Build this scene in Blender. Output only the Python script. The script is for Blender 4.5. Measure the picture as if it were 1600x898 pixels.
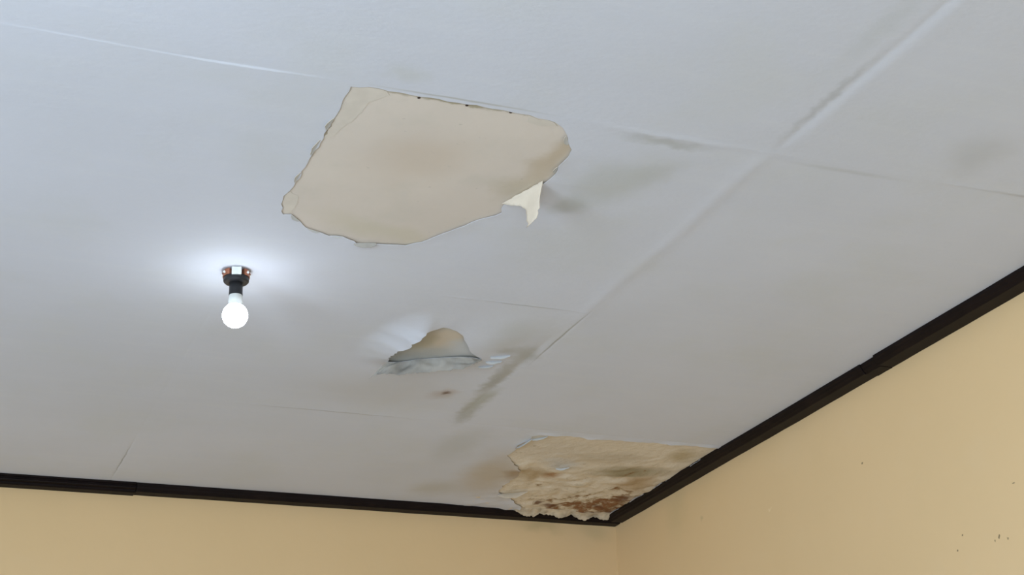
import bpy, bmesh, math, random
from mathutils import Vector, Matrix, noise
from mathutils.geometry import delaunay_2d_cdt

for o in list(bpy.data.objects):
    bpy.data.objects.remove(o)
SC = bpy.context.scene
C = SC.collection

# ------------------------------------------------------------------ camera
CAM_Z = 1.45
cd = bpy.data.cameras.new('camera')
cd.sensor_width = 36.0
cd.lens = 2477.87 * 36.0 / 1600.0
cd.clip_start = 0.05
cam = bpy.data.objects.new('camera', cd)
C.objects.link(cam)
_r = Vector((0.92547987, -0.37675206, -0.03930523))
_u = -Vector((0.114035, 0.37605722, -0.9195526))
_f = Vector((0.36122435, 0.84654525, 0.39099631))
cam.matrix_world = Matrix(((_r.x, _u.x, -_f.x, 0.0), (_r.y, _u.y, -_f.y, 0.0),
                           (_r.z, _u.z, -_f.z, CAM_Z), (0, 0, 0, 1)))
SC.camera = cam

# ------------------------------------------------------------------ view / world / daylight
SC.view_settings.view_transform = 'Standard'
SC.view_settings.look = 'None'
SC.view_settings.exposure = 0.05
SC.view_settings.gamma = 1.0
SC.view_settings.use_curve_mapping = False

wd = bpy.data.worlds.new('overcast_sky')
SC.world = wd
wd.use_nodes = True
wd.node_tree.nodes['Background'].inputs[0].default_value = (0.80, 0.90, 1.0, 1)
wd.node_tree.nodes['Background'].inputs[1].default_value = 1.0

# room box (metres); ceiling underside at ZC
XL, XR, YF, YB, ZC = -2.20, 2.856, -1.31, 5.722, 3.11
WIN = (-1.70, 0.70)          # window opening in the wall behind the photographer (x range)
WINL = (-0.15, 1.90)         # window opening in the left wall (y range)
WIN_FILL = (3.60, 4.70)          # smaller window added to brighten the right wall near the corner (y range)
WZ0, WZ1 = 0.95, 2.45


def daylight(name, loc, rot, sx, sy, power, col):
    l = bpy.data.lights.new(name, 'AREA')
    l.shape = 'RECTANGLE'
    l.size, l.size_y, l.energy, l.color = sx, sy, power, col
    o = bpy.data.objects.new(name, l)
    o.location, o.rotation_euler = loc, rot
    C.objects.link(o)
    return o


DAY = (0.66, 0.83, 1.0)
daylight('window_daylight', ((WIN[0] + WIN[1]) / 2, YF + 0.03, (WZ0 + WZ1) / 2), (math.radians(90), 0, 0),
         WIN[1] - WIN[0] - 0.1, WZ1 - WZ0 - 0.1, 94.0, DAY)
daylight('window_daylight', (XL + 0.03, (WINL[0] + WINL[1]) / 2, (WZ0 + WZ1) / 2), (math.radians(90), 0, math.radians(-90)),
         WINL[1] - WINL[0] - 0.1, WZ1 - WZ0 - 0.1, 128.0, DAY)
daylight('window_daylight', (XL + 0.03, (WIN_FILL[0] + WIN_FILL[1]) / 2, (WZ0 + WZ1) / 2), (math.radians(90), 0, math.radians(-90)),
         WIN_FILL[1] - WIN_FILL[0] - 0.1, WZ1 - WZ0 - 0.1, 17.0, DAY)  # added lamp at the fill window, lifts the right wall near the corner


# ------------------------------------------------------------------ node helpers
class NT:
    def __init__(s, name, rough=0.8, spec=0.3):
        s.m = bpy.data.materials.new(name)
        s.m.use_nodes = True
        s.t = s.m.node_tree
        s.b = s.t.nodes['Principled BSDF']
        s.b.inputs['Roughness'].default_value = rough
        s.b.inputs['Specular IOR Level'].default_value = spec
        s._pos = None

    def n(s, typ, **kw):
        x = s.t.nodes.new(typ)
        for k, v in kw.items():
            setattr(x, k, v)
        return x

    def link(s, a, b):
        s.t.links.new(a, b)

    def pos(s):
        if s._pos is None:
            s._pos = s.n('ShaderNodeNewGeometry').outputs['Position']
        return s._pos

    def noise(s, scale, detail=4, rough=0.55, vec=None, out='Fac'):
        x = s.n('ShaderNodeTexNoise')
        x.inputs['Scale'].default_value = scale
        x.inputs['Detail'].default_value = detail
        x.inputs['Roughness'].default_value = rough
        s.link(vec if vec is not None else s.pos(), x.inputs['Vector'])
        return x.outputs[out]

    def stretch(s, sx, sy, sz, vec=None):
        x = s.n('ShaderNodeMapping')
        x.inputs['Scale'].default_value = (sx, sy, sz)
        s.link(vec if vec is not None else s.pos(), x.inputs['Vector'])
        return x.outputs[0]

    def warp(s, amp, scale, detail=4):
        c = s.noise(scale, detail, out='Color')
        a = s.n('ShaderNodeVectorMath', operation='SUBTRACT')
        s.link(c, a.inputs[0]); a.inputs[1].default_value = (0.5, 0.5, 0.5)
        m = s.n('ShaderNodeVectorMath', operation='MULTIPLY')
        s.link(a.outputs[0], m.inputs[0]); m.inputs[1].default_value = (amp, amp, amp)
        d = s.n('ShaderNodeVectorMath', operation='ADD')
        s.link(s.pos(), d.inputs[0]); s.link(m.outputs[0], d.inputs[1])
        return d.outputs[0]

    def blob(s, vec, c, r, ang=0.0, soft=0.7):
        """soft-edged elliptical mask: centre c, radii r (x, y, z)"""
        m = s.n('ShaderNodeMapping', vector_type='TEXTURE')
        m.inputs['Location'].default_value = c
        m.inputs['Rotation'].default_value = (0, 0, ang)
        m.inputs['Scale'].default_value = r
        s.link(vec, m.inputs['Vector'])
        l = s.n('ShaderNodeVectorMath', operation='LENGTH')
        s.link(m.outputs[0], l.inputs[0])
        g = s.n('ShaderNodeMapRange', interpolation_type='SMOOTHSTEP')
        g.inputs['From Min'].default_value = 1.0
        g.inputs['From Max'].default_value = max(0.0, 1.0 - soft)
        s.link(l.outputs['Value'], g.inputs['Value'])
        return g.outputs[0]

    def ramp(s, v, a, b):
        g = s.n('ShaderNodeMapRange', interpolation_type='SMOOTHSTEP')
        g.inputs['From Min'].default_value = a
        g.inputs['From Max'].default_value = b
        s.link(v, g.inputs['Value'])
        return g.outputs[0]

    def math(s, op, a, b):
        x = s.n('ShaderNodeMath', operation=op)
        for i, v in enumerate((a, b)):
            if isinstance(v, (int, float)):
                x.inputs[i].default_value = v
            else:
                s.link(v, x.inputs[i])
        return x.outputs[0]

    def mix(s, fac, a, b):
        x = s.n('ShaderNodeMix', data_type='RGBA')
        for sock, v in ((x.inputs[0], fac), (x.inputs[6], a), (x.inputs[7], b)):
            if isinstance(v, (int, float)):
                sock.default_value = v
            elif isinstance(v, tuple):
                sock.default_value = (*v, 1)
            else:
                s.link(v, sock)
        return x.outputs[2]

    def color(s, c):
        if isinstance(c, tuple):
            s.b.inputs['Base Color'].default_value = (*c, 1)
        else:
            s.link(c, s.b.inputs['Base Color'])

    def bump(s, h, strength, dist):
        x = s.n('ShaderNodeBump')
        x.inputs['Strength'].default_value = strength
        x.inputs['Distance'].default_value = dist
        s.link(h, x.inputs['Height'])
        s.link(x.outputs[0], s.b.inputs['Normal'])


# ------------------------------------------------------------------ materials
def m_paint():
    k = NT('aged_white_ceiling_paint', 0.75, 0.25)
    w = k.warp(0.10, 9.0)
    wf = k.warp(0.05, 28.0)
    col = k.mix(k.ramp(k.noise(1.1, 5), 0.35, 0.7), (0.65, 0.662, 0.725), (0.615, 0.624, 0.675))
    col = k.mix(k.math('MULTIPLY', k.ramp(k.noise(3.5, 6), 0.45, 0.75), 0.35), col, (0.60, 0.605, 0.59))
    # roller marks
    st = k.noise(1.0, 4, vec=k.stretch(2.0, 26.0, 1.0))
    col = k.mix(k.math('MULTIPLY', k.ramp(st, 0.45, 0.8), 0.16), col, (0.72, 0.725, 0.73))
    z = ZC
    stains = [  # centre, radii, angle, softness, colour, strength
        ((1.515, 2.95, z), (0.15, 0.20, 1), 0.35, 0.9, (0.47, 0.47, 0.42), 0.50),
        ((1.47, 3.08, z), (0.07, 0.08, 1), 0.2, 0.9, (0.40, 0.41, 0.37), 0.45),
        ((1.60, 2.86, z), (0.07, 0.12, 1), 0.5, 0.9, (0.45, 0.45, 0.40), 0.35),
        ((1.55, 2.725, z), (0.15, 0.03, 1), 0.0, 0.9, (0.40, 0.40, 0.37), 0.55),  # soft shade beside the joint ridge, painted in as darker colour
        ((0.90, 2.62, z), (0.07, 0.06, 1), 0.3, 0.9, (0.54, 0.54, 0.49), 0.35),
        ((1.783, 4.60, z), (0.045, 0.16, 1), -0.05, 0.85, (0.37, 0.36, 0.31), 0.65),
        ((1.780, 4.46, z), (0.046, 0.16, 1), 0.1, 0.85, (0.38, 0.37, 0.29), 0.65),
        ((1.757, 4.30, z), (0.038, 0.16, 1), 0.1, 0.85, (0.37, 0.355, 0.31), 0.70),
        ((1.753, 4.17, z), (0.040, 0.14, 1), 0.0, 0.85, (0.40, 0.385, 0.34), 0.65),
        ((1.760, 4.04, z), (0.058, 0.10, 1), -0.3, 0.85, (0.40, 0.39, 0.34), 0.65),
        ((1.69, 4.01, z), (0.058, 0.045, 1), 0.0, 0.9, (0.40, 0.395, 0.36), 0.55),
        ((1.66, 3.90, z), (0.16, 0.16, 1), 0.3, 0.95, (0.47, 0.47, 0.44), 0.35),
        ((1.45, 4.47, z), (0.42, 0.24, 1), 0.0, 0.95, (0.53, 0.50, 0.46), 0.45),
        ((1.645, 4.44, z), (0.06, 0.075, 1), 0.3, 0.95, (0.40, 0.28, 0.20), 0.55),
        ((1.652, 4.432, z), (0.022, 0.022, 1), 0.3, 0.9, (0.13, 0.07, 0.04), 0.8),
        ((2.13, 5.22, z), (0.17, 0.42, 1), -0.1, 0.9, (0.52, 0.43, 0.31), 0.75),
        ((2.20, 5.20, z), (0.07, 0.10, 1), 0.0, 0.9, (0.38, 0.26, 0.14), 0.75),
        ((1.98, 5.45, z), (0.14, 0.16, 1), 0.0, 0.95, (0.50, 0.46, 0.38), 0.5),
        ((1.88, 4.93, z), (0.12, 0.30, 1), 0.0, 0.95, (0.50, 0.50, 0.48), 0.5),
        ((2.25, 2.55, z), (0.10, 0.16, 1), -0.5, 0.95, (0.50, 0.50, 0.50), 0.45),
    ]
    stains += [  # crack shade and dirt of the board joints, painted in as dark lines
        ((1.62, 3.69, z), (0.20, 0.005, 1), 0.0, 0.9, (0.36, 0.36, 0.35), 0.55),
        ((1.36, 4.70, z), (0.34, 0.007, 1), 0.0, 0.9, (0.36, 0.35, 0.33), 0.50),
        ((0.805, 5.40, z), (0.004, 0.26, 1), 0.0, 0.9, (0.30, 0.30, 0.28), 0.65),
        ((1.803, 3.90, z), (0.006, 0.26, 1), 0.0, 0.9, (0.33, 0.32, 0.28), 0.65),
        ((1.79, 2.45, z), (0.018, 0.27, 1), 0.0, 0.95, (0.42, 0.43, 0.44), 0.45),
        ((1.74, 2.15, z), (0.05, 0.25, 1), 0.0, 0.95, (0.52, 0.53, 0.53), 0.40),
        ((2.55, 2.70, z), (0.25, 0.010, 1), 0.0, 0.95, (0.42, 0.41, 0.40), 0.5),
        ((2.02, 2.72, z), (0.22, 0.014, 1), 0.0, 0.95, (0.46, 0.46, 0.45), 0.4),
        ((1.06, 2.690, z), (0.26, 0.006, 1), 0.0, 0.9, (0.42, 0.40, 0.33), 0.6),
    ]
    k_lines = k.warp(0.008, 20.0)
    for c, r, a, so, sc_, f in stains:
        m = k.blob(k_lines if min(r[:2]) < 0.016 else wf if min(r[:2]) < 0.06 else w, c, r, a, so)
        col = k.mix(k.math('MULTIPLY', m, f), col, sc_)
    k.color(col)
    k.bump(k.noise(55.0, 3, vec=k.stretch(1.0, 1.6, 1.0)), 0.22, 0.0025)
    return k.m


def m_board():
    """bare beige board under the peeled paint"""
    k = NT('bare_beige_board', 0.85, 0.2)
    w = k.warp(0.12, 7.0)
    wf = k.warp(0.03, 30.0)
    col = k.mix(k.ramp(k.noise(2.2, 5), 0.3, 0.7), (0.66, 0.585, 0.515), (0.71, 0.63, 0.55))
    col = k.mix(k.math('MULTIPLY', k.ramp(k.noise(7.0, 5), 0.5, 0.75), 0.35), col, (0.58, 0.535, 0.455))
    z = ZC
    for c, r, a, so, sc_, f in [
        ((1.05, 2.97, z), (0.17, 0.20, 1), 0.5, 0.95, (0.60, 0.50, 0.40), 0.6),
        ((1.345, 2.86, z), (0.06, 0.22, 1), 0.1, 0.9, (0.53, 0.43, 0.31), 0.8),
        ((1.33, 3.03, z), (0.08, 0.13, 1), 0.2, 0.9, (0.50, 0.42, 0.30), 0.6),
        ((1.10, 3.36, z), (0.30, 0.07, 1), 0.25, 0.9, (0.60, 0.54, 0.42), 0.6),
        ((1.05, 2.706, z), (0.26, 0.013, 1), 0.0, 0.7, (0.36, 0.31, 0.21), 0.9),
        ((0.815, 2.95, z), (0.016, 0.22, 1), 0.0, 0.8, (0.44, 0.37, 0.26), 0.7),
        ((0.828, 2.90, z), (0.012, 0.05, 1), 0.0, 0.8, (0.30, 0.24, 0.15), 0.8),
    ]:
        m = k.blob(wf if min(r[:2]) < 0.03 else w, c, r, a, so)
        col = k.mix(k.math('MULTIPLY', m, f), col, sc_)
    sp = k.ramp(k.noise(38.0, 2), 0.70, 0.78)
    col = k.mix(k.math('MULTIPLY', sp, 0.35), col, (0.36, 0.33, 0.28))
    k.color(col)
    k.bump(k.noise(40.0, 4), 0.25, 0.002)
    return k.m


def m_board_grey():
    """board behind the torn blister: grey film residue with one bare beige spot"""
    k = NT('greyed_board', 0.85, 0.2)
    w = k.warp(0.06, 12.0)
    col = k.mix(k.ramp(k.noise(9.0, 5), 0.35, 0.7), (0.50, 0.49, 0.455), (0.44, 0.435, 0.41))
    m = k.blob(w, (1.49, 3.99, ZC), (0.085, 0.11, 1), 0.0, 0.6)
    col = k.mix(k.math('MULTIPLY', m, 0.95), col, (0.63, 0.54, 0.43))
    m = k.blob(w, (1.58, 4.04, ZC), (0.09, 0.12, 1), 0.5, 0.8)
    col = k.mix(k.math('MULTIPLY', m, 0.9), col, (0.60, 0.60, 0.60))
    m = k.blob(w, (1.44, 4.03, ZC), (0.05, 0.10, 1), 0.0, 0.8)
    col = k.mix(k.math('MULTIPLY', m, 0.7), col, (0.47, 0.42, 0.31))
    k.color(col)
    k.bump(k.noise(40.0, 4), 0.3, 0.002)
    return k.m


def m_rot():
    """water-stained, delaminating board in the corner"""
    k = NT('water_stained_board', 0.85, 0.2)
    w = k.warp(0.16, 6.0, 5)
    wf = k.warp(0.06, 22.0, 5)
    col = k.mix(k.ramp(k.noise(4.0, 6), 0.3, 0.7), (0.70, 0.605, 0.475), (0.78, 0.685, 0.55))
    z = ZC
    # soft water marks
    for c, r, a, so, sc_, f in [
        ((2.20, 4.93, z), (0.22, 0.20, 1), 0.0, 0.9, (0.62, 0.54, 0.44), 0.6),
        ((2.32, 5.03, z), (0.11, 0.10, 1), 0.0, 0.8, (0.56, 0.53, 0.49), 0.8),
        ((2.24, 5.18, z), (0.12, 0.09, 1), 0.2, 0.85, (0.44, 0.31, 0.16), 0.75),
        ((2.325, 5.17, z), (0.05, 0.05, 1), 0.2, 0.9, (0.38, 0.20, 0.08), 0.85),
        ((2.60, 5.07, z), (0.24, 0.08, 1), -0.15, 0.85, (0.29, 0.235, 0.125), 0.85),
        ((2.72, 4.84, z), (0.10, 0.11, 1), -0.8, 0.9, (0.46, 0.36, 0.20), 0.75),
        ((2.45, 4.93, z), (0.20, 0.10, 1), 0.0, 0.9, (0.50, 0.42, 0.31), 0.6),
        ((2.70, 5.22, z), (0.12, 0.16, 1), -0.3, 0.9, (0.42, 0.27, 0.12), 0.75),
    ]:
        m = k.blob(w, c, r, a, so)
        col = k.mix(k.math('MULTIPLY', m, f), col, sc_)
    # broken brown streaks, thicker towards the corner
    st = k.noise(15.0, 6, 0.65, vec=k.warp(0.06, 10.0, 5))
    reg = k.blob(w, (2.73, 5.47, z), (0.30, 0.33, 1), 0.25, 1.0)
    reg2 = k.blob(w, (2.50, 5.58, z), (0.30, 0.16, 1), 0.0, 1.0)
    reg3 = k.blob(w, (2.50, 5.40, z), (0.34, 0.25, 1), 0.0, 1.0)
    h = k.math('ADD', k.math('ADD', st, k.math('MULTIPLY', reg, 0.22)), k.math('MULTIPLY', reg2, 0.12))
    h = k.math('ADD', h, k.math('MULTIPLY', reg3, 0.06))
    col = k.mix(k.math('MULTIPLY', k.ramp(h, 0.60, 0.74), 0.75), col, (0.36, 0.26, 0.13))
    col = k.mix(k.math('MULTIPLY', k.ramp(h, 0.655, 0.775), 0.95), col, (0.24, 0.105, 0.04))
    fine = k.noise(34.0, 5, 0.6, vec=k.warp(0.03, 18.0, 4))
    low = k.blob(w, (2.52, 5.42, z), (0.42, 0.36, 1), 0.0, 0.9)
    col = k.mix(k.math('MULTIPLY', k.math('MULTIPLY', k.ramp(fine, 0.55, 0.68), low), 0.65), col, (0.40, 0.32, 0.20))
    pale = k.ramp(k.noise(20.0, 5, 0.6), 0.56, 0.70)
    col = k.mix(k.math('MULTIPLY', k.math('MULTIPLY', pale, low), 0.45), col, (0.78, 0.70, 0.57))
    for c, r in [((2.505, 5.575, z), (0.055, 0.035, 1)), ((2.775, 5.61, z), (0.035, 0.04, 1)),
                 ((2.70, 5.54, z), (0.05, 0.03, 1)), ((2.44, 5.545, z), (0.03, 0.03, 1)),
                 ((2.735, 5.40, z), (0.05, 0.07, 1))]:
        m = k.blob(wf, c, r, 0.2, 0.8)
        col = k.mix(k.math('MULTIPLY', m, 0.85), col, (0.15, 0.06, 0.025))
    k.color(col)
    k.bump(k.noise(30.0, 6), 0.8, 0.006)
    return k.m


def m_wall():
    k = NT('cream_wall_paint', 0.8, 0.25)
    w = k.warp(0.12, 7.0)
    wf = k.warp(0.015, 60.0)
    col = k.mix(k.ramp(k.noise(0.9, 5), 0.35, 0.7), (0.76, 0.54, 0.295), (0.73, 0.52, 0.278))
    col = k.mix(k.math('MULTIPLY', k.ramp(k.noise(4.5, 6), 0.5, 0.8), 0.3), col, (0.76, 0.56, 0.33))
    for c, r, so, sc_, f in [
        ((2.52, YB, 3.06), (0.13, 0.2, 0.05), 0.9, (0.50, 0.38, 0.19), 0.5),
        ((2.76, YB, 3.05), (0.09, 0.2, 0.06), 0.9, (0.56, 0.43, 0.23), 0.4),
        ((XR, 5.20, 3.0), (0.2, 0.13, 0.16), 0.95, (0.60, 0.46, 0.24), 0.4),
        ((XR, 5.011, 2.936), (0.2, 0.016, 0.018), 0.9, (0.50, 0.38, 0.20), 0.5),
        ((XR, 4.526, 2.839), (0.2, 0.012, 0.010), 0.9, (0.85, 0.66, 0.40), 0.6),
    ]:
        col = k.mix(k.math('MULTIPLY', k.blob(w, c, r, 0, so), f), col, sc_)
    for y, zz, ry, rz in CHIPS:
        col = k.mix(k.math('MULTIPLY', k.blob(wf, (XR, y, zz), (0.05, ry, rz), 0, 0.5), 0.85), col, (0.20, 0.14, 0.08))
    k.color(col)
    k.bump(k.noise(14.0, 5), 0.18, 0.006)
    return k.m


CHIPS = []


def simple(name, col, rough=0.5, spec=0.5, metal=0.0, var=0.0, scale=30.0, bump=0.0):
    k = NT(name, rough, spec)
    k.b.inputs['Metallic'].default_value = metal
    if var:
        d = tuple(c * (1 - var) for c in col)
        k.color(k.mix(k.ramp(k.noise(scale, 4), 0.3, 0.7), col, d))
    else:
        k.color(col)
    if bump:
        k.bump(k.noise(scale, 4), bump, 0.003)
    return k.m


M = {}
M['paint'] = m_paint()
M['board'] = m_board()
M['board_grey'] = m_board_grey()
M['rot'] = m_rot()
M['back'] = simple('cream_paint_backing', (0.67, 0.58, 0.47), 0.8, 0.2, var=0.06, scale=25)
M['lipback'] = simple('grey_paint_backing', (0.37, 0.345, 0.31), 0.8, 0.2, var=0.22, scale=22)
M['flake'] = simple('white_paint_flake', (0.56, 0.56, 0.55), 0.7, 0.2, var=0.05)
M['chip'] = simple('pale_board_chip', (0.58, 0.55, 0.49), 0.8, 0.2, var=0.25, scale=40)
M['trim'] = simple('dark_brown_gloss_trim', (0.0095, 0.0052, 0.0048), 0.55, 0.12, var=0.35, scale=8, bump=0.15)
M['floor'] = simple('grey_floor_tile', (0.42, 0.435, 0.45), 0.4, 0.4, var=0.12, scale=3)
M['plaster'] = simple('rough_slab', (0.4, 0.39, 0.37), 0.9, 0.2, var=0.1)
M['frame'] = simple('white_window_frame', (0.7, 0.7, 0.68), 0.5, 0.4, var=0.05)
M['nail'] = simple('rusty_nail_head', (0.06, 0.035, 0.025), 0.7, 0.3, var=0.3, scale=200)
M['black'] = simple('black_bakelite', (0.012, 0.012, 0.014), 0.45, 0.4, var=0.3, scale=60)
M['porc'] = simple('white_porcelain', (0.78, 0.80, 0.78), 0.35, 0.5, var=0.06, scale=60)
M['copper'] = simple('copper_terminal', (0.47, 0.19, 0.11), 0.35, 0.5, metal=0.85, var=0.35, scale=90)
M['bulbneck'] = simple('white_bulb_housing', (0.55, 0.56, 0.54), 0.45, 0.4, var=0.03)
_g = NT('glass', 0.05, 0.5)
_g.b.inputs['Transmission Weight'].default_value = 1.0
_g.color((0.95, 0.97, 0.97))
M['glass'] = _g.m
_e = NT('lit_bulb_globe', 0.4, 0.3)
_e.color((0.9, 0.92, 0.95))
_e.b.inputs['Emission Color'].default_value = (0.78, 0.88, 1.0, 1)
_e.b.inputs['Emission Strength'].default_value = 32.0
M['globe'] = _e.m


# ------------------------------------------------------------------ object helpers
def mesh_obj(name, verts, faces, mat, parent=None, smooth=False):
    me = bpy.data.meshes.new(name)
    me.from_pydata([tuple(v) for v in verts], [], faces)
    mats = mat if isinstance(mat, (list, tuple)) else [mat]
    for m in mats:
        me.materials.append(m)
    if smooth:
        me.polygons.foreach_set('use_smooth', [True] * len(me.polygons))
    me.update()
    o = bpy.data.objects.new(name, me)
    C.objects.link(o)
    if parent is not None:
        o.parent = parent
    return o


def box_vf(x0, x1, y0, y1, z0, z1, off=0):
    v = [(x0, y0, z0), (x1, y0, z0), (x1, y1, z0), (x0, y1, z0), (x0, y0, z1), (x1, y0, z1), (x1, y1, z1), (x0, y1, z1)]
    f = [(0, 3, 2, 1), (4, 5, 6, 7), (0, 1, 5, 4), (1, 2, 6, 5), (2, 3, 7, 6), (3, 0, 4, 7)]
    return v, [tuple(i + off for i in q) for q in f]


def boxes(name, lst, mat, parent=None, bevel=0.0):
    V, F = [], []
    for b in lst:
        v, f = box_vf(*b, off=len(V))
        V += v; F += f
    o = mesh_obj(name, V, F, mat, parent)
    if bevel:
        m = o.modifiers.new('bevel', 'BEVEL'); m.width = bevel; m.segments = 2
    return o


def tag(o, label, cat=None, kind=None, group=None):
    o['label'] = label
    if cat: o['category'] = cat
    if kind: o['kind'] = kind
    if group: o['group'] = group
    return o


def crisp(o):
    m = o.modifiers.new('edges', 'EDGE_SPLIT'); m.split_angle = math.radians(55)


def lathe(name, prof, mat, parent, segs=40, closed_top=True, closed_bot=True):
    V, F = [], []
    for r, z in prof:
        for i in range(segs):
            a = 2 * math.pi * i / segs
            V.append((r * math.cos(a), r * math.sin(a), z))
    n = len(prof)
    for j in range(n - 1):
        for i in range(segs):
            i2 = (i + 1) % segs
            F.append((j * segs + i, j * segs + i2, (j + 1) * segs + i2, (j + 1) * segs + i))
    if closed_bot:
        F.append(tuple(reversed(range(segs))))
    if closed_top:
        F.append(tuple((n - 1) * segs + i for i in range(segs)))
    o = mesh_obj(name, V, F, mat, parent, True)
    bm = bmesh.new(); bm.from_mesh(o.data)
    bmesh.ops.recalc_face_normals(bm, faces=bm.faces)
    bm.to_mesh(o.data); bm.free()
    o.data.polygons.foreach_set('use_smooth', [True] * len(o.data.polygons))
    m = o.modifiers.new('edges', 'EDGE_SPLIT'); m.split_angle = math.radians(38)
    return o


# ------------------------------------------------------------------ walls, floor
# right-wall chips seen in the photograph (y, z, half sizes)
CHIPS += [(3.977, 2.834, 0.006, 0.004), (3.31, 2.585, 0.007, 0.003), (3.551, 2.503, 0.005, 0.004), (3.401, 2.460, 0.004, 0.008),
          (3.366, 2.446, 0.004, 0.004), (3.583, 2.465, 0.004, 0.004), (3.42, 2.452, 0.003, 0.003)]
M['wall'] = m_wall()
T = 0.15
tag(boxes('floor', [(XL - T, XR + T, YF - T, YB + T, -0.12, 0.0)], M['floor']),
    'grey tiled floor of the empty room', 'floor', 'structure')
tag(boxes('wall_back', [(XL - T, XR + T, YB, YB + T, 0.0, ZC + 0.2)], M['wall']),
    'cream painted back wall below the left dark cornice', 'wall', 'structure')
tag(boxes('wall_right', [(XR, XR + T, YF - T, YB, 0.0, ZC + 0.2)], M['wall']),
    'cream painted wall on the right below the sloping dark cornice', 'wall', 'structure')
tag(boxes('wall_left', [(XL - T, XL, YF - T, YB, 0.0, WZ0), (XL - T, XL, YF - T, YB, WZ1, ZC + 0.2),
                        (XL - T, XL, YF - T, WINL[0], WZ0, WZ1), (XL - T, XL, WINL[1], WIN_FILL[0], WZ0, WZ1),
                        (XL - T, XL, WIN_FILL[1], YB, WZ0, WZ1)], M['wall']),
    'cream painted wall with a window and an added fill window on the far left outside the picture', 'wall', 'structure')
tag(boxes('wall_front', [(XL, XR, YF - T, YF, 0.0, WZ0), (XL, XR, YF - T, YF, WZ1, ZC + 0.2),
                         (XL, WIN[0], YF - T, YF, WZ0, WZ1), (WIN[1], XR, YF - T, YF, WZ0, WZ1)], M['wall']),
    'cream window wall behind the photographer', 'wall', 'structure')


def window(name, a, b, side, label):
    """white frame with a mullion and two panes; side 'y' = in the front wall, 'x' = in the left wall"""
    def bb(u0, u1, d0, d1, z0, z1):
        return (u0, u1, YF - d1, YF - d0, z0, z1) if side == 'y' else (XL - d1, XL - d0, u0, u1, z0, z1)
    c = (a + b) / 2
    w = tag(boxes(name, [bb(a, a + 0.05, .05, .11, WZ0, WZ1), bb(b - 0.05, b, .05, .11, WZ0, WZ1),
                         bb(a + 0.05, b - 0.05, .05, .11, WZ0, WZ0 + 0.05), bb(a + 0.05, b - 0.05, .05, .11, WZ1 - 0.05, WZ1),
                         bb(c - 0.025, c + 0.025, .05, .11, WZ0 + 0.05, WZ1 - 0.05)], M['frame']), label, 'window', 'structure')
    for u0, u1 in ((a + 0.05, c - 0.025), (c + 0.025, b - 0.05)):
        boxes('pane', [bb(u0, u1, .077, .083, WZ0 + 0.05, WZ1 - 0.05)], M['glass'], w)


window('window_1', WIN[0], WIN[1], 'y', 'white framed window in the wall behind the photographer')
window('window_2', WINL[0], WINL[1], 'x', 'wide white framed window in the left wall outside the picture')
window('fill_window', WIN_FILL[0], WIN_FILL[1], 'x', 'narrower white framed fill window added to the left wall near the back corner')

# ------------------------------------------------------------------ ceiling
SX = [XL, -1.20, -0.20, 0.805, 1.805, XR]
SY = [YF, -0.31, 0.69, 1.69, 2.695, 3.69, 4.70, YB]
FO = 0.0022            # paint film hangs this far under the board


def win(v, a, b, s=0.05):
    """soft window 0..1 between a and b"""
    def ss(t):
        t = min(1, max(0, t)); return t * t * (3 - 2 * t)
    return ss((v - a) / s + 0.5) * ss((b - v) / s + 0.5)


def nz(x, y, s, seed=0.0):
    return noise.noise(Vector((x * s, y * s, seed)))


def under(x, y):
    """sag of the boards below ZC"""
    tx = ty = 0.0
    for i in range(len(SX) - 1):
        if SX[i] <= x <= SX[i + 1]: tx = (x - SX[i]) / (SX[i + 1] - SX[i])
    for i in range(len(SY) - 1):
        if SY[i] <= y <= SY[i + 1]: ty = (y - SY[i]) / (SY[i + 1] - SY[i])
    return (0.0008 * math.sin(math.pi * tx) * math.sin(math.pi * ty)
            + 0.0016 * (1 + nz(x, y, 1.4)) + 0.0006 * (1 + nz(x, y, 5.0, 3.1)))


def gs(d, s):
    return math.exp(-(d / s) ** 2)


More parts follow.
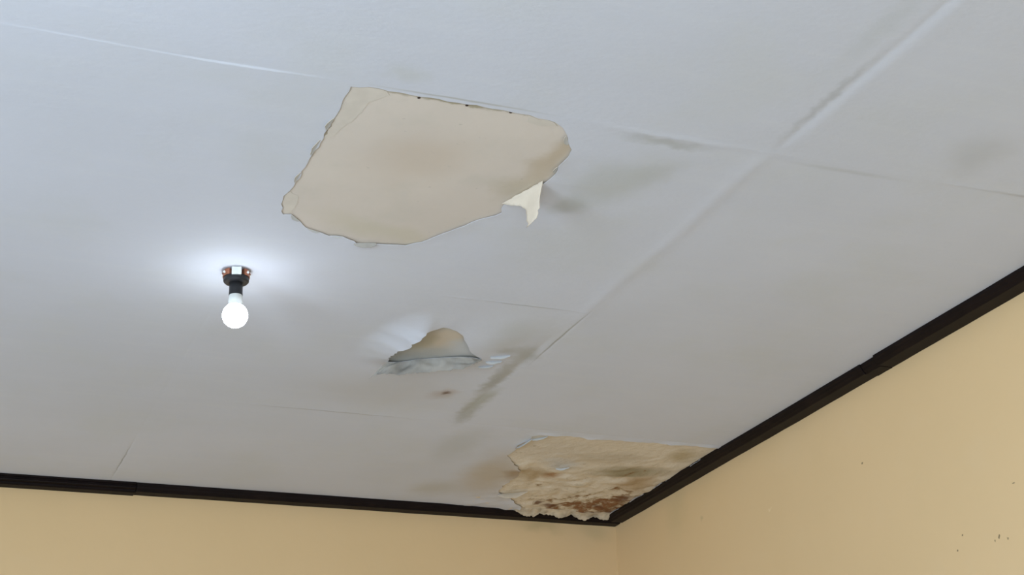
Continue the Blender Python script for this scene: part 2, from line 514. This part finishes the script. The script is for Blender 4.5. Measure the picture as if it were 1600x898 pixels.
def seams(x, y):
    d = 0.0
    j1 = y - (2.695 + 0.006 * nz(x, 0, 3.0, 9))
    j2 = x - (1.805 + 0.009 * nz(0, y, 3.0, 8) + 0.003 * nz(0, y, 12.0, 8))
    # joint across the top left: far board a little lower, its bright edge towards the window
    a = 0.0005 * win(x, -1.2, 0.78, 0.2) + 0.0017 * win(x, 0.49, 0.68, 0.06) + 0.0004 * win(x, 0.2, 0.45, 0.1)
    if j1 > -0.003:
        d += a * min(1, (j1 + 0.003) / 0.004) * math.exp(-max(0, j1) / 0.12)
    # same joint right of the big bare patch: filler ridge
    d += 0.0014 * win(x, 1.45, 1.68, 0.15) * gs(j1 - 0.008, 0.012) + 0.0004 * win(x, 1.3, 2.85, 0.2) * gs(j1, 0.012)
    # long joint towards upper right: a groove, then a broad filler band, then a crack
    d -= 0.0011 * win(y, 1.2, 2.66, 0.12) * gs(j2, 0.013)
    d += 0.0012 * win(y, 1.0, 2.62, 0.15) * gs(j2 - 0.030, 0.022)
    d += 0.0020 * win(y, 2.72, 3.75, 0.15) * gs(j2 + 0.01, 0.026)
    d -= 0.0006 * win(y, 3.68, 4.05, 0.06) * gs(j2, 0.004)
    d -= 0.0012 * win(y, 3.9, 4.66, 0.1) * gs(j2 + 0.03, 0.012)
    d += 0.0016 * win(y, 3.9, 4.66, 0.1) * gs(j2 + 0.055, 0.012)
    d += 0.0005 * win(x, 1.38, 1.80, 0.06) * gs(y - 3.69, 0.005)
    d += 0.0005 * win(x, 1.02, 1.70, 0.1) * gs(y - 4.70, 0.006)
    d -= 0.0006 * win(x, 1.75, 2.8, 0.1) * gs(y - 4.70, 0.006)
    d -= 0.0008 * win(y, 5.15, 5.66, 0.1) * gs(x - 0.805, 0.004)
    d -= 0.0002 * win(y, 3.5, 5.1, 0.2) * gs(x - 0.805, 0.006)
    d += 0.0004 * win(x, 2.25, 2.85, 0.1) * gs(y - 2.70, 0.006)
    # upper right dent
    d += 0.002 * gs(math.hypot(x - 2.25, (y - 2.55) * 0.6), 0.10)
    # shallow sag to the right of the torn blister
    d += 0.012 * math.exp(-((x - 1.62) / 0.10) ** 2 - ((y - 3.98) / 0.14) ** 2) * win(x, 1.5, 1.78, 0.1)
    return d


# torn blister lips (true positions, drop below the ceiling)
NEAR = [(1.448, 3.898, .004), (1.426, 3.909, .010), (1.403, 3.914, .020), (1.398, 3.935, .029), (1.392, 3.960, .034),
        (1.384, 3.971, .034), (1.386, 3.998, .034), (1.380, 4.021, .033), (1.375, 4.036, .032), (1.366, 4.044, .030),
        (1.366, 4.068, .028), (1.363, 4.102, .024), (1.368, 4.145, .018)]
HINGE2 = [(1.383, 4.201), (1.41, 4.201), (1.437, 4.19), (1.468, 4.165), (1.499, 4.152), (1.53, 4.133), (1.571, 4.107), (1.61, 4.096), (1.643, 4.104)]
FREE2 = [(1.335, 4.237, .045), (1.350, 4.214, .040), (1.387, 4.191, .045), (1.442, 4.176, .046), (1.491, 4.159, .040),
         (1.545, 4.141, .038), (1.580, 4.113, .034), (1.618, 4.099, .020), (1.643, 4.102, .003)]
MRIGHT = [(1.594, 4.056), (1.556, 3.993), (1.525, 3.943), (1.496, 3.919), (1.466, 3.902)]


def seg_d(p, a, b):
    dx, dy = b[0] - a[0], b[1] - a[1]
    L = dx * dx + dy * dy
    t = 0 if L == 0 else max(0, min(1, ((p[0] - a[0]) * dx + (p[1] - a[1]) * dy) / L))
    return math.hypot(p[0] - a[0] - t * dx, p[1] - a[1] - t * dy), t


def blister(x, y):
    if not (1.1 < x < 1.6 and 3.7 < y < 4.6):
        return 0.0
    best, h = 9, 0
    for a, b in zip(NEAR, NEAR[1:]):
        d, t = seg_d((x, y), a, b)
        if d < best:
            best, h = d, a[2] + (b[2] - a[2]) * t
    s = max(0, 1 - best / 0.115)
    return h * s * s * (1.5 - 0.5 * s)


def film_drop(x, y):
    return (rot_drop(x, y) if x > 1.805 and y > 4.70 else under(x, y)) + FO + seams(x, y) + blister(x, y)


def jag(poly, step, amp, seed, closed=True):
    rnd = random.Random(seed)
    out = []
    n = len(poly)
    for i in range(n if closed else n - 1):
        a, b = poly[i], poly[(i + 1) % n]
        L = math.hypot(b[0] - a[0], b[1] - a[1])
        k = max(1, int(L / step))
        nx, ny = -(b[1] - a[1]) / max(L, 1e-6), (b[0] - a[0]) / max(L, 1e-6)
        for j in range(k):
            t = j / k
            o = rnd.uniform(-amp, amp) if j else rnd.uniform(-amp, amp) * 0.3
            out.append((a[0] + (b[0] - a[0]) * t + nx * o, a[1] + (b[1] - a[1]) * t + ny * o))
    if not closed:
        out.append(tuple(poly[-1][:2]))
    return out


def inside(p, poly):
    c = False
    j = len(poly) - 1
    for i in range(len(poly)):
        a, b = poly[i], poly[j]
        if (a[1] > p[1]) != (b[1] > p[1]) and p[0] < (b[0] - a[0]) * (p[1] - a[1]) / (b[1] - a[1]) + a[0]:
            c = not c
        j = i
    return c


BIG = [(0.818, 2.711), (0.855, 2.699), (0.897, 2.704), (0.923, 2.702), (0.97, 2.705), (1.025, 2.706), (1.071, 2.705), (1.127, 2.706),
       (1.179, 2.707), (1.214, 2.706), (1.235, 2.715), (1.277, 2.718), (1.304, 2.735), (1.322, 2.759), (1.34, 2.793), (1.361, 2.821),
       (1.367, 2.85), (1.364, 2.898), (1.373, 2.938), (1.369, 2.983), (1.322, 3.124), (1.33, 3.162), (1.31, 3.198), (1.282, 3.237),
       (1.25, 3.296), (1.223, 3.342), (1.205, 3.382), (1.172, 3.413), (1.13, 3.418), (1.094, 3.424), (1.056, 3.439), (1.043, 3.424),
       (1.01, 3.409), (0.974, 3.414), (0.95, 3.402), (0.91, 3.387), (0.886, 3.355), (0.858, 3.328), (0.839, 3.334), (0.82, 3.282),
       (0.814, 3.238), (0.821, 3.208), (0.823, 3.158), (0.822, 3.104), (0.823, 3.021), (0.825, 2.96), (0.822, 2.902), (0.823, 2.826)]
# keep the hinge of the hanging strip straight
HOLE_BIG = jag(BIG[:20], 0.018, 0.0035, 1, False) + jag(BIG[20:] + [BIG[0]], 0.018, 0.004, 2, False)[:-1]
HOLE_BLI = jag([p[:2] for p in NEAR], 0.008, 0.0055, 3, False) + HINGE2 + jag(MRIGHT, 0.02, 0.003, 4, False)
CORNER = [(2.79, 4.728), (2.749, 4.723), (2.584, 4.727), (2.425, 4.739), (2.298, 4.744), (2.201, 4.741), (2.106, 4.747), (2.088, 4.771),
          (2.096, 4.818), (2.08, 4.842), (2.074, 4.874), (2.089, 4.94), (2.088, 5.002), (2.14, 5.07), (2.19, 5.13), (2.215, 5.21),
          (2.205, 5.32), (2.22, 5.42), (2.300, 5.50), (2.345, 5.56), (2.39, 5.60), (2.40, 5.70), (2.80, 5.70), (2.782, 5.60), (2.796, 5.50),
          (2.778, 5.40), (2.792, 5.30), (2.786, 5.18), (2.798, 5.05), (2.785, 4.9), (2.796, 4.80)]
HOLE_COR = jag(CORNER, 0.016, 0.005, 5)


def axis_pts(a, b, step, dense):
    pts = set()
    n = max(2, int(round((b - a) / step)))
    for i in range(n + 1):
        pts.add(round(a + (b - a) * i / n, 5))
    if dense:
        for e, s in ((a, 1), (b, -1)):
            for o in (0.002, 0.004, 0.006, 0.009, 0.013, 0.018, 0.025, 0.033):
                pts.add(round(e + s * o, 5))
    out = sorted(pts)
    res = [out[0]]
    for p in out[1:]:
        if p - res[-1] > 0.0015:
            res.append(p)
    res[-1] = out[-1]
    return res


def edge_curl(x, y, hole, seed, amp, reach=0.03):
    best = 9
    n = len(hole)
    for i in range(n):
        a = hole[i]
        if abs(a[0] - x) > 0.09 or abs(a[1] - y) > 0.09:
            continue
        d, _ = seg_d((x, y), a, hole[(i + 1) % n])
        best = min(best, d)
    if best > reach:
        return 0.0
    s = 1 - best / reach
    return amp * s * s * max(0.0, 0.35 + nz(x, y, 14.0, seed))


def film_mesh(name, x0, x1, y0, y1, parent, hole=None, step=0.05, dense=True, curl=0.004, curl_ok=None, extra=None):
    xs, ys = axis_pts(x0, x1, step, dense), axis_pts(y0, y1, step, dense)
    if hole is None:
        V = [(x, y, ZC - film_drop(x, y)) for y in ys for x in xs]
        nx = len(xs)
        F = [(j * nx + i, (j + 1) * nx + i, (j + 1) * nx + i + 1, j * nx + i + 1) for j in range(len(ys) - 1) for i in range(nx - 1)]
    else:
        P = [Vector(p[:2]) for p in hole]
        n = len(P)
        E = [(i, (i + 1) % n) for i in range(n)]
        grid = [(x, y) for y in ys for x in xs]
        if extra:
            ax, bx, ay, by, st = extra
            x = ax
            while x < bx:
                y = ay
                while y < by:
                    grid.append((x + random.uniform(-.1, .1) * st, y + random.uniform(-.1, .1) * st)); y += st
                x += st
        hb = [(p[0], p[1]) for p in hole]
        for g in grid:
            on = g[0] in (x0, x1) or g[1] in (y0, y1)
            if on or all(abs(h[0] - g[0]) > 0.006 or abs(h[1] - g[1]) > 0.006 for h in hb):
                P.append(Vector(g))
        vo, eo, fo, *_ = delaunay_2d_cdt(P, E, [], 0, 1e-5)
        V = []
        for p in vo:
            c = 0.0
            if curl and (curl_ok is None or curl_ok(p.x, p.y)):
                c = edge_curl(p.x, p.y, hole, 2.7, curl)
            V.append((p.x, p.y, ZC - film_drop(p.x, p.y) - c))
        F = []
        for f in fo:
            cx = sum(vo[i].x for i in f) / len(f); cy = sum(vo[i].y for i in f) / len(f)
            if not inside((cx, cy), hb):
                F.append(tuple(f))
    # faces must look down
    F2 = []
    for f in F:
        a, b, c = (Vector(V[f[i]]) for i in range(3))
        F2.append(f if (b - a).cross(c - a).z < 0 else tuple(reversed(f)))
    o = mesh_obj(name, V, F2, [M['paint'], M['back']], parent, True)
    s = o.modifiers.new('film', 'SOLIDIFY')
    s.thickness = 0.0008; s.offset = -1; s.material_offset = 1; s.material_offset_rim = 0
    crisp(o)
    return o


ceil = boxes('ceiling', [(XL, XR, YF, YB, ZC + 0.03, ZC + 0.18)], M['plaster'])
tag(ceil, 'grey white panelled ceiling with peeling paint and water stains', 'ceiling', 'structure')


def board_mesh(x0, x1, y0, y1, mat, step=0.1, drop=under):
    xs, ys = axis_pts(x0, x1, step, False), axis_pts(y0, y1, step, False)
    nx = len(xs)
    V = [(x, y, ZC - drop(x, y)) for y in ys for x in xs]
    F = [(j * nx + i, (j + 1) * nx + i, (j + 1) * nx + i + 1, j * nx + i + 1) for j in range(len(ys) - 1) for i in range(nx - 1)]
    o = mesh_obj('ceiling_panel', V, F, mat, ceil, True)
    s = o.modifiers.new('board', 'SOLIDIFY'); s.thickness = 0.009; s.offset = -1
    crisp(o)
    return o


def rot_drop(x, y):
    """delaminated board: crumpled layers, drooping over the cornice"""
    d = under(x, y)
    r = win(x, 2.15, 2.83, 0.12) * win(y, 5.0, 5.9, 0.5)
    d += r * (0.012 * abs(nz(x, y, 6.0, 1)) + 0.012 * abs(nz(x, y, 13.0, 2)) + 0.006 * abs(nz(x, y, 29.0, 5)))
    return d


panels = {}
for ix in range(len(SX) - 1):
    for iy in range(len(SY) - 1):
        x0, x1, y0, y1 = SX[ix], SX[ix + 1], SY[iy], SY[iy + 1]
        key = (ix, iy)
        vis = ix >= 2 and iy >= 3
        if key == (4, 6):
            b = board_mesh(x0, x1, y0, y1 - 0.001, M['rot'], 0.012, rot_drop)
        elif key == (3, 5):
            b = board_mesh(x0, x1, y0, y1, M['board_grey'])
        else:
            b = board_mesh(x0, x1, y0, y1, M['board'])
        panels[key] = b
        if key == (3, 4):
            film_mesh('paint_film', x0, x1, y0, y1, b, HOLE_BIG, 0.03, True, 0.004,
                      lambda x, y: y > 2.76 and x > 0.85)
        elif key == (3, 5):
            film_mesh('paint_film', x0, x1, y0, y1, b, HOLE_BLI, 0.03, True, 0.0, None, (1.2, 1.72, 3.82, 4.36, 0.012))
        elif key == (4, 6):
            film_mesh('paint_film', x0, x1, y0, y1, b, HOLE_COR, 0.03, True, 0.005)
        else:
            film_mesh('paint_film', x0, x1, y0, y1, b, None, 0.05 if vis else 0.25, vis)

PB, PT, PC = panels[(3, 4)], panels[(3, 5)], panels[(4, 6)]


# ------------------------------------------------------------------ hanging strips and flakes
def sheet(name, grid, mat, parent, thick=0.0009):
    nu, nv = len(grid), len(grid[0])
    V = [p for row in grid for p in row]
    F = [(i * nv + j, i * nv + j + 1, (i + 1) * nv + j + 1, (i + 1) * nv + j) for i in range(nu - 1) for j in range(nv - 1)]
    o = mesh_obj(name, V, F, mat, parent, True)
    s = o.modifiers.new('film', 'SOLIDIFY'); s.thickness = thick; s.offset = 0
    s.material_offset = 1 if isinstance(mat, list) else 0
    crisp(o)
    return o


# strip hanging from the right edge of the big bare patch: (distance along hinge, drop)
STRIP = [(0.0, 0.0), (0.0121, .0119), (.0186, .0274), (.0221, .0462), (.0226, .0589), (.0296, .0615), (.0274, .0698), (.0352, .0804),
         (.0606, .0842), (.0777, .0861), (.0683, .0804), (.0753, .0695), (.0737, .0552), (.0750, .0418), (.0911, .0254), (.1204, .0137), (.149, .000)]
h0, h1 = Vector((1.369, 2.983)), Vector((1.322, 3.124))
hd = (h1 - h0).normalized()
hn = Vector((hd.y, -hd.x))
pts = [Vector(p) for p in jag(STRIP, 0.006, 0.0008, 12, True)]
n = len(pts)
P = list(pts)
g = 0.006
y = 0.004
while y < 0.084:
    x = 0.004
    while x < 0.15:
        if inside((x, y), STRIP) and all((Vector((x, y)) - q).length > 0.003 for q in pts):
            P.append(Vector((x, y)))
        x += g
    y += g
vo, eo, fo, *_ = delaunay_2d_cdt(P, [(i, (i + 1) % n) for i in range(n)], [], 0, 1e-6)
poly = [(p.x, p.y) for p in pts]
V, F = [], []
for p in vo:
    q = h0 + hd * p.x
    z0 = ZC - film_drop(q.x, q.y)
    # starts flat with the ceiling, rolls over and hangs; the tip curls
    off = 0.010 * math.exp(-p.y / 0.010) - 0.010 + 0.02 * max(0, p.y - 0.06) + 0.003 * math.sin(p.x * 55) * min(1, p.y / 0.03)
    q2 = q + hn * (-off - 0.010)
    V.append((q2.x, q2.y, z0 - p.y))
for f in fo:
    c = sum((vo[i] for i in f), Vector((0, 0))) / len(f)
    if inside(c, poly):
        a, b, c3 = (Vector(V[f[i]]) for i in range(3))
        nn = (b - a).cross(c3 - a)
        F.append(tuple(f) if nn.x < 0 else tuple(reversed(f)))
o = mesh_obj('hanging_paint_strip', V, F, [M['back'], M['paint']], PB, True)
s = o.modifiers.new('film', 'SOLIDIFY'); s.thickness = 0.0009; s.offset = -1; s.material_offset = 1
o['label'] = 'cream torn strip of paint film hanging down'


# drooping far lip of the torn blister
def lerp_poly(pl, t):
    k = t * (len(pl) - 1)
    i = min(int(k), len(pl) - 2)
    u = k - i
    return [a + (b - a) * u for a, b in zip(pl[i], pl[i + 1])]


rnd = random.Random(4)
grid = []
NU = 70
for i in range(NU + 1):
    t = i / NU
    a, b = lerp_poly(HINGE2, t), lerp_poly(FREE2, t)
    row = []
    za = film_drop(a[0], a[1])
    e = 1 + ((0.16 * nz(t, 0, 11.0, 2) + 0.10 * nz(t, 0, 31.0, 5) + rnd.uniform(-0.03, 0.03)) if t < 0.95 else 0)
    for j in range(9):
        v = j / 8 * (e if j == 8 else 1)
        cr = 0.016 * math.sin(v * math.pi) * nz(t * 9, v * 1.5, 1.0, 6) + 0.004 * nz(t * 26, v * 3, 1.0, 7) * v
        row.append((a[0] + (b[0] - a[0]) * v + cr * 0.4, a[1] + (b[1] - a[1]) * v + cr, ZC - za - (max(0.0, b[2])) * v))
    grid.append(row)
o = sheet('drooping_paint_lip', grid, [M['lipback'], M['paint']], PT)
o['label'] = 'crumpled grey lip of torn paint drooping from the blister'


def curl(name, a, b, length, ang, parent, mat, roll=0.0, taper=0.3, seed=0, nu=8, nv=6):
    """a small flake hinged on the line a-b, hanging at ang below the ceiling, rolling up by roll"""
    A, B = Vector(a), Vector(b)
    d = (B - A)
    nrm = Vector((d.y, -d.x)).normalized()
    rn = random.Random(seed)
    g = []
    for i in range(nu + 1):
        t = i / nu
        L = length * (taper + (1 - taper) * math.sin(math.pi * min(1, t * 0.9 + 0.08))) * rn.uniform(0.85, 1.1)
        p = A + d * t
        z = ZC - film_drop(p.x, p.y)
        x, zz, th = 0.0, 0.0, ang
        row = []
        for j in range(nv + 1):
            row.append((p.x + nrm.x * x, p.y + nrm.y * x, z - zz))
            th2 = th + roll * j / nv
            x += L / nv * math.cos(th2); zz += L / nv * math.sin(th2)
        g.append(row)
    return sheet(name, g, mat, parent)


W2 = [M['back'], M['flake']]
curl('paint_flake', (1.098, 3.420), (1.045, 3.436), 0.013, 1.0, PB, [M['lipback'], M['lipback']], 0.6, 0.4, 1)
curl('paint_flake', (1.66, 4.075), (1.715, 4.052), 0.012, 0.9, PT, [M['flake'], M['flake']], 0.5, 0.3, 2)
curl('paint_flake', (1.665, 4.125), (1.71, 4.107), 0.012, 0.9, PT, [M['flake'], M['flake']], 0.5, 0.3, 3)
curl('paint_flake', (1.66, 4.175), (1.70, 4.153), 0.010, 0.9, PT, [M['flake'], M['flake']], 0.5, 0.3, 4)
curl('paint_flake', (2.312, 5.085), (2.355, 5.058), 0.009, 1.0, PC, [M['flake'], M['flake']], 0.5, 0.3, 5)
curl('paint_flake', (2.235, 5.46), (2.335, 5.40), 0.040, 0.7, PC, W2, 0.4, 0.05, 6)
curl('paint_flake', (2.085, 4.90), (2.10, 4.79), 0.020, 0.6, PC, [M['flake'], M['flake']], 0.7, 0.3, 7)
curl('paint_flake', (2.10, 4.80), (2.14, 4.755), 0.018, 0.6, PC, [M['flake'], M['flake']], 0.7, 0.3, 8)
# torn paper curls along the rim of the big bare patch
for i, (p, q, L) in enumerate([((0.823, 3.02), (0.822, 2.95), 0.010), ((0.824, 2.90), (0.823, 2.85), 0.012), ((0.823, 3.16), (0.822, 3.11), 0.009),
                               ((0.886, 3.355), (0.858, 3.328), 0.009), ((0.950, 3.402), (0.915, 3.389), 0.008), ((1.010, 3.409), (0.978, 3.413), 0.007),
                               ((1.345, 2.80), (1.325, 2.765), 0.010), ((1.372, 2.935), (1.366, 2.905), 0.010)]):
    curl('paint_flake', p, q, L, 0.15, PB, W2, 0.5, 0.2, 40 + i)
# flakes left along the right cornice
rn = random.Random(9)
yy = 4.86
while yy < 5.6:
    L = rn.uniform(0.03, 0.08)
    xx = 2.797 + rn.uniform(-0.003, 0.002)
    curl('paint_flake', (xx, yy), (xx - 0.002, yy + L), rn.uniform(0.005, 0.013), rn.uniform(0.2, 0.6), PC, [M['chip'], M['chip']], 0.4, 0.4, int(yy * 100))
    yy += L + rn.uniform(0.0, 0.035)

# remnant scraps of film on the bare board (thin raised pieces)
def scrap(poly, parent, mat, seed, z_off=0.0007, name='paint_scrap'):
    pj = jag(poly, 0.012, 0.003, seed)
    V = [(p[0], p[1], ZC - under(p[0], p[1]) - z_off) for p in pj]
    o = mesh_obj(name, V, [tuple(range(len(V)))], mat, parent)
    bm = bmesh.new(); bm.from_mesh(o.data)
    bmesh.ops.triangulate(bm, faces=bm.faces)
    for f in bm.faces:
        if f.normal.z > 0: f.normal_flip()
    bm.to_mesh(o.data); bm.free()
    s = o.modifiers.new('film', 'SOLIDIFY'); s.thickness = 0.0006; s.offset = -1
    return o


M['scrap'] = simple('pale_paper_residue', (0.70, 0.63, 0.545), 0.85, 0.2, var=0.08, scale=18)
scrap([(0.822, 2.715), (0.855, 2.703), (0.895, 2.708), (0.905, 2.722), (0.872, 2.764), (0.872, 2.809), (0.858, 2.868), (0.845, 2.922), (0.828, 2.947), (0.826, 2.826)], PB, M['scrap'], 21)
scrap([(0.817, 3.238), (0.824, 3.212), (0.846, 3.228), (0.858, 3.269), (0.856, 3.322), (0.841, 3.328), (0.824, 3.282)], PB, M['scrap'], 22)
scrap([(1.214, 2.710), (1.235, 2.718), (1.277, 2.722), (1.290, 2.735), (1.25, 2.745), (1.22, 2.738)], PB, M['scrap'], 23)

# nail heads along the joint
for x, y in ((0.966, 2.713), (1.072, 2.712), (1.171, 2.711)):
    o = lathe('nail_head', [(0.0015, 0.0), (0.0034, 0.0004), (0.0034, 0.0012), (0.002, 0.002)], M['nail'], PB, 10)
    o.location = (x, y, ZC - under(x, y) - 0.0015)

# ragged edge of the rotten board drooping over the cornice
RAG = [(2.375, .004), (2.40, .012), (2.43, .020), (2.465, .026), (2.485, .016), (2.52, .014), (2.56, .020), (2.585, .022), (2.60, .012), (2.63, .012),
       (2.66, .024), (2.685, .030), (2.71, .018), (2.74, .016), (2.77, .018), (2.79, .016)]
grid = []
NU = 90
rn = random.Random(31)
for i in range(NU + 1):
    t = i / NU
    x = 2.375 + (2.792 - 2.375) * t
    for a, b in zip(RAG, RAG[1:]):
        if a[0] <= x <= b[0] + 1e-6:
            h = a[1] + (b[1] - a[1]) * (x - a[0]) / (b[0] - a[0])
    h += rn.uniform(-0.0022, 0.0022)
    row = []
    ys = 5.632 - 0.012 * win(x, 2.42, 2.8, 0.1)
    for j in range(10):
        v = j / 9
        y = ys + (5.650 - ys) * min(1, v * 1.25) - 0.002 * v
        dz = rot_drop(x, y) + 0.0012 + h * v ** 1.8 + 0.003 * nz(x * 30, v * 3, 1.0, 4) * v
        row.append((x, y, ZC - dz))
    grid.append(row)
o = sheet('ragged_board_edge', grid, simple('soiled_board_edge', (0.66, 0.54, 0.385), 0.85, 0.2, var=0.42, scale=26, bump=0.4), PC, 0.002)
o['label'] = 'ragged rotten board edge drooping over the cornice'

# ------------------------------------------------------------------ dark cornice
TT, TH = 0.066, 0.034


def trim(name, axis, p0, p1, label, sgn_wall, tt=TT, th=TH, wav=0.0, groove=False, seed=0, zoff=0.0):
    """cornice stick along x (back/front wall) or y (side walls); profile with stepped face"""
    prof = [(0.0, 0.0), (tt, 0.0), (tt, -th * 0.42), (tt - 0.004, -th * 0.50), (tt - 0.007, -th * 0.72), (tt - 0.012, -th * 0.80), (tt - 0.016, -th), (0.0, -th)]
    if groove:
        prof = [(0.0, 0.0), (tt, 0.0), (tt, -th * 0.30), (tt - 0.008, -th * 0.34), (tt - 0.008, -th * 0.48), (tt - 0.003, -th * 0.54), (tt - 0.004, -th * 0.68),
                (tt - 0.018, -th * 0.74), (tt - 0.018, -th * 0.86), (tt - 0.024, -th), (0.0, -th)]
    n = max(2, int(abs(p1 - p0) / 0.05))
    V, F = [], []
    m = len(prof)
    for i in range(n + 1):
        s = p0 + (p1 - p0) * i / n
        w = wav * nz(s, seed, 2.5, 4.4)
        wv = wav * nz(s, seed, 9.0, 1.4) * 0.6
        for q, (d, z) in enumerate(prof):
            dd = d + (w if d > 0 else 0)
            zz = z + (wv if z < -0.001 else 0) + zoff - 0.0005
            if axis == 'x':
                V.append((s, sgn_wall[0] + sgn_wall[1] * dd, ZC + zz))
            else:
                V.append((sgn_wall[0] + sgn_wall[1] * dd, s, ZC + zz))
    for i in range(n):
        for q in range(m):
            q2 = (q + 1) % m
            F.append((i * m + q, i * m + q2, (i + 1) * m + q2, (i + 1) * m + q))
    F.append(tuple(range(m))); F.append(tuple(n * m + q for q in range(m)))
    o = mesh_obj(name, V, F, M['trim'])
    bm = bmesh.new(); bm.from_mesh(o.data); bmesh.ops.recalc_face_normals(bm, faces=bm.faces); bm.to_mesh(o.data); bm.free()
    b = o.modifiers.new('bevel', 'BEVEL'); b.width = 0.0012; b.segments = 1; b.limit_method = 'ANGLE'
    return tag(o, label, 'cornice', 'structure')


B, R = (YB, -1.0), (XR, -1.0)
trim('trim_1', 'x', 0.901, XR - 0.0005, 'dark brown cornice on the back wall running into the corner', B, wav=0.0015, seed=1)
trim('trim_2', 'x', XL + 0.05, 0.900, 'grooved dark brown cornice at the far left of the back wall', B, TT + 0.002, TH + 0.003, 0.001, True, 2)
trim('trim_3', 'y', 3.835, YB - 0.067, 'dark brown cornice on the right wall from the corner to the break', R, wav=0.002, seed=3)
trim('trim_4', 'y', YF + 0.05, 3.755, 'dark brown cornice on the right wall nearest the camera, past the break', R, TT + 0.004, TH + 0.001, 0.0015, False, 4)
trim('trim_5', 'y', 3.757, 3.833, 'short dark splintered splice where the right cornice is broken', R, TT - 0.004, TH + 0.002, 0.004, False, 5)
trim('trim_6', 'y', YF + 0.05, YB - 0.055, 'dark brown cornice on the far left wall', (XL, 1.0), seed=6)
trim('trim_7', 'x', XL + 0.052, XR - 0.056, 'dark brown cornice above the windows', (YF, 1.0), seed=7)

# ------------------------------------------------------------------ lamp holder and bulb
LX, LY = 0.810, 3.692
LZ = ZC - film_drop(LX, LY)


def empty(name, loc, rz=0):
    o = bpy.data.objects.new(name, None)
    o.location = loc; o.rotation_euler = (0, 0, rz)
    o.empty_display_size = 0.05
    C.objects.link(o)
    return o


face = math.atan2(-LY, -LX)          # turned towards the room's middle
lh = empty('lamp_holder', (LX, LY, LZ), face)
tag(lh, 'black ceiling lamp holder with copper terminals and white porcelain core', 'lamp holder')
mm = 0.001
# porcelain core: round block with a front tongue
lathe('porcelain_core', [(0.017, -0.024), (0.019, -0.022), (0.019, -0.006), (0.020, -0.004), (0.020, -0.0005)], M['porc'], lh, 32)
tongue = boxes('porcelain_tongue', [(0.018, 0.034, -0.012, 0.013, -0.022, -0.001)], M['porc'], lh, 0.002)


def band(name, r0, r1, z0, z1, a0, a1, mat, parent, n=20):
    V, F = [], []
    for i in range(n + 1):
        a = a0 + (a1 - a0) * i / n
        for r, z in ((r0, z0), (r1, z0), (r1, z1), (r0, z1)):
            V.append((r * math.cos(a), r * math.sin(a), z))
    for i in range(n):
        for q in range(4):
            F.append((i * 4 + q, i * 4 + (q + 1) % 4, i * 4 + 4 + (q + 1) % 4, i * 4 + 4 + q))
    F.append((0, 1, 2, 3)); F.append((n * 4 + 3, n * 4 + 2, n * 4 + 1, n * 4))
    o = mesh_obj(name, V, F, mat, parent)
    bm = bmesh.new(); bm.from_mesh(o.data); bmesh.ops.recalc_face_normals(bm, faces=bm.faces); bm.to_mesh(o.data); bm.free()
    b = o.modifiers.new('bevel', 'BEVEL'); b.width = 0.001; b.segments = 2; b.limit_method = 'ANGLE'
    return o


for s in (1, -1):
    c = s * math.radians(74)
    t = band('copper_terminal', 0.0225, 0.0345, -0.020, -0.003, c - 0.66, c + 0.75, M['copper'], lh)
    band('terminal_lug', 0.0195, 0.0365, -0.0115, -0.0085, c - 0.45, c + 0.45, M['copper'], t)
    for k in (-0.34, 0.3):
        sc = lathe('terminal_screw', [(0.0032, -0.002), (0.0036, -0.001), (0.0036, 0.002), (0.002, 0.0022)], M['porc'], t, 14)
        sc.rotation_euler = (0, math.radians(90), c + k)
        sc.location = (0.0352 * math.cos(c + k), 0.0352 * math.sin(c + k), -0.011)
# black collar cup (notched at the front) and neck
band('collar_rim', 0.026, 0.0325, -0.030, -0.019, math.radians(26), math.radians(334), M['black'], lh, 60)
lathe('collar_cup', [(0.0165, -0.034), (0.029, -0.033), (0.0325, -0.029), (0.0325, -0.0245), (0.020, -0.0235)], M['black'], lh, 48)
lathe('socket_neck', [(0.0155, -0.066), (0.0172, -0.0655), (0.0172, -0.034), (0.0165, -0.0325)], M['black'], lh, 40)
rib = lathe('socket_rim', [(0.0150, -0.0675), (0.0176, -0.0670), (0.0176, -0.0635), (0.0168, -0.0630)], M['black'], lh, 40)

lb = empty('light_bulb', (LX, LY, LZ))
tag(lb, 'lit white globe bulb screwed into the black ceiling lamp holder', 'bulb')
gc, gr = -0.1225, 0.0322
prof = []
for i in range(25):
    a = -math.pi / 2 + (math.pi / 2 + 0.90) * i / 24
    prof.append((max(0.0004, gr * math.cos(a)), gc + gr * math.sin(a)))
lathe('globe', prof, M['globe'], lb, 48)
rt, zt = prof[-1]
lathe('bulb_neck', [(rt + 0.0002, zt - 0.0005), (rt - 0.0025, zt + 0.005), (0.0185, zt + 0.012), (0.0172, -0.074), (0.0165, -0.0678)], M['bulbneck'], lb, 40)
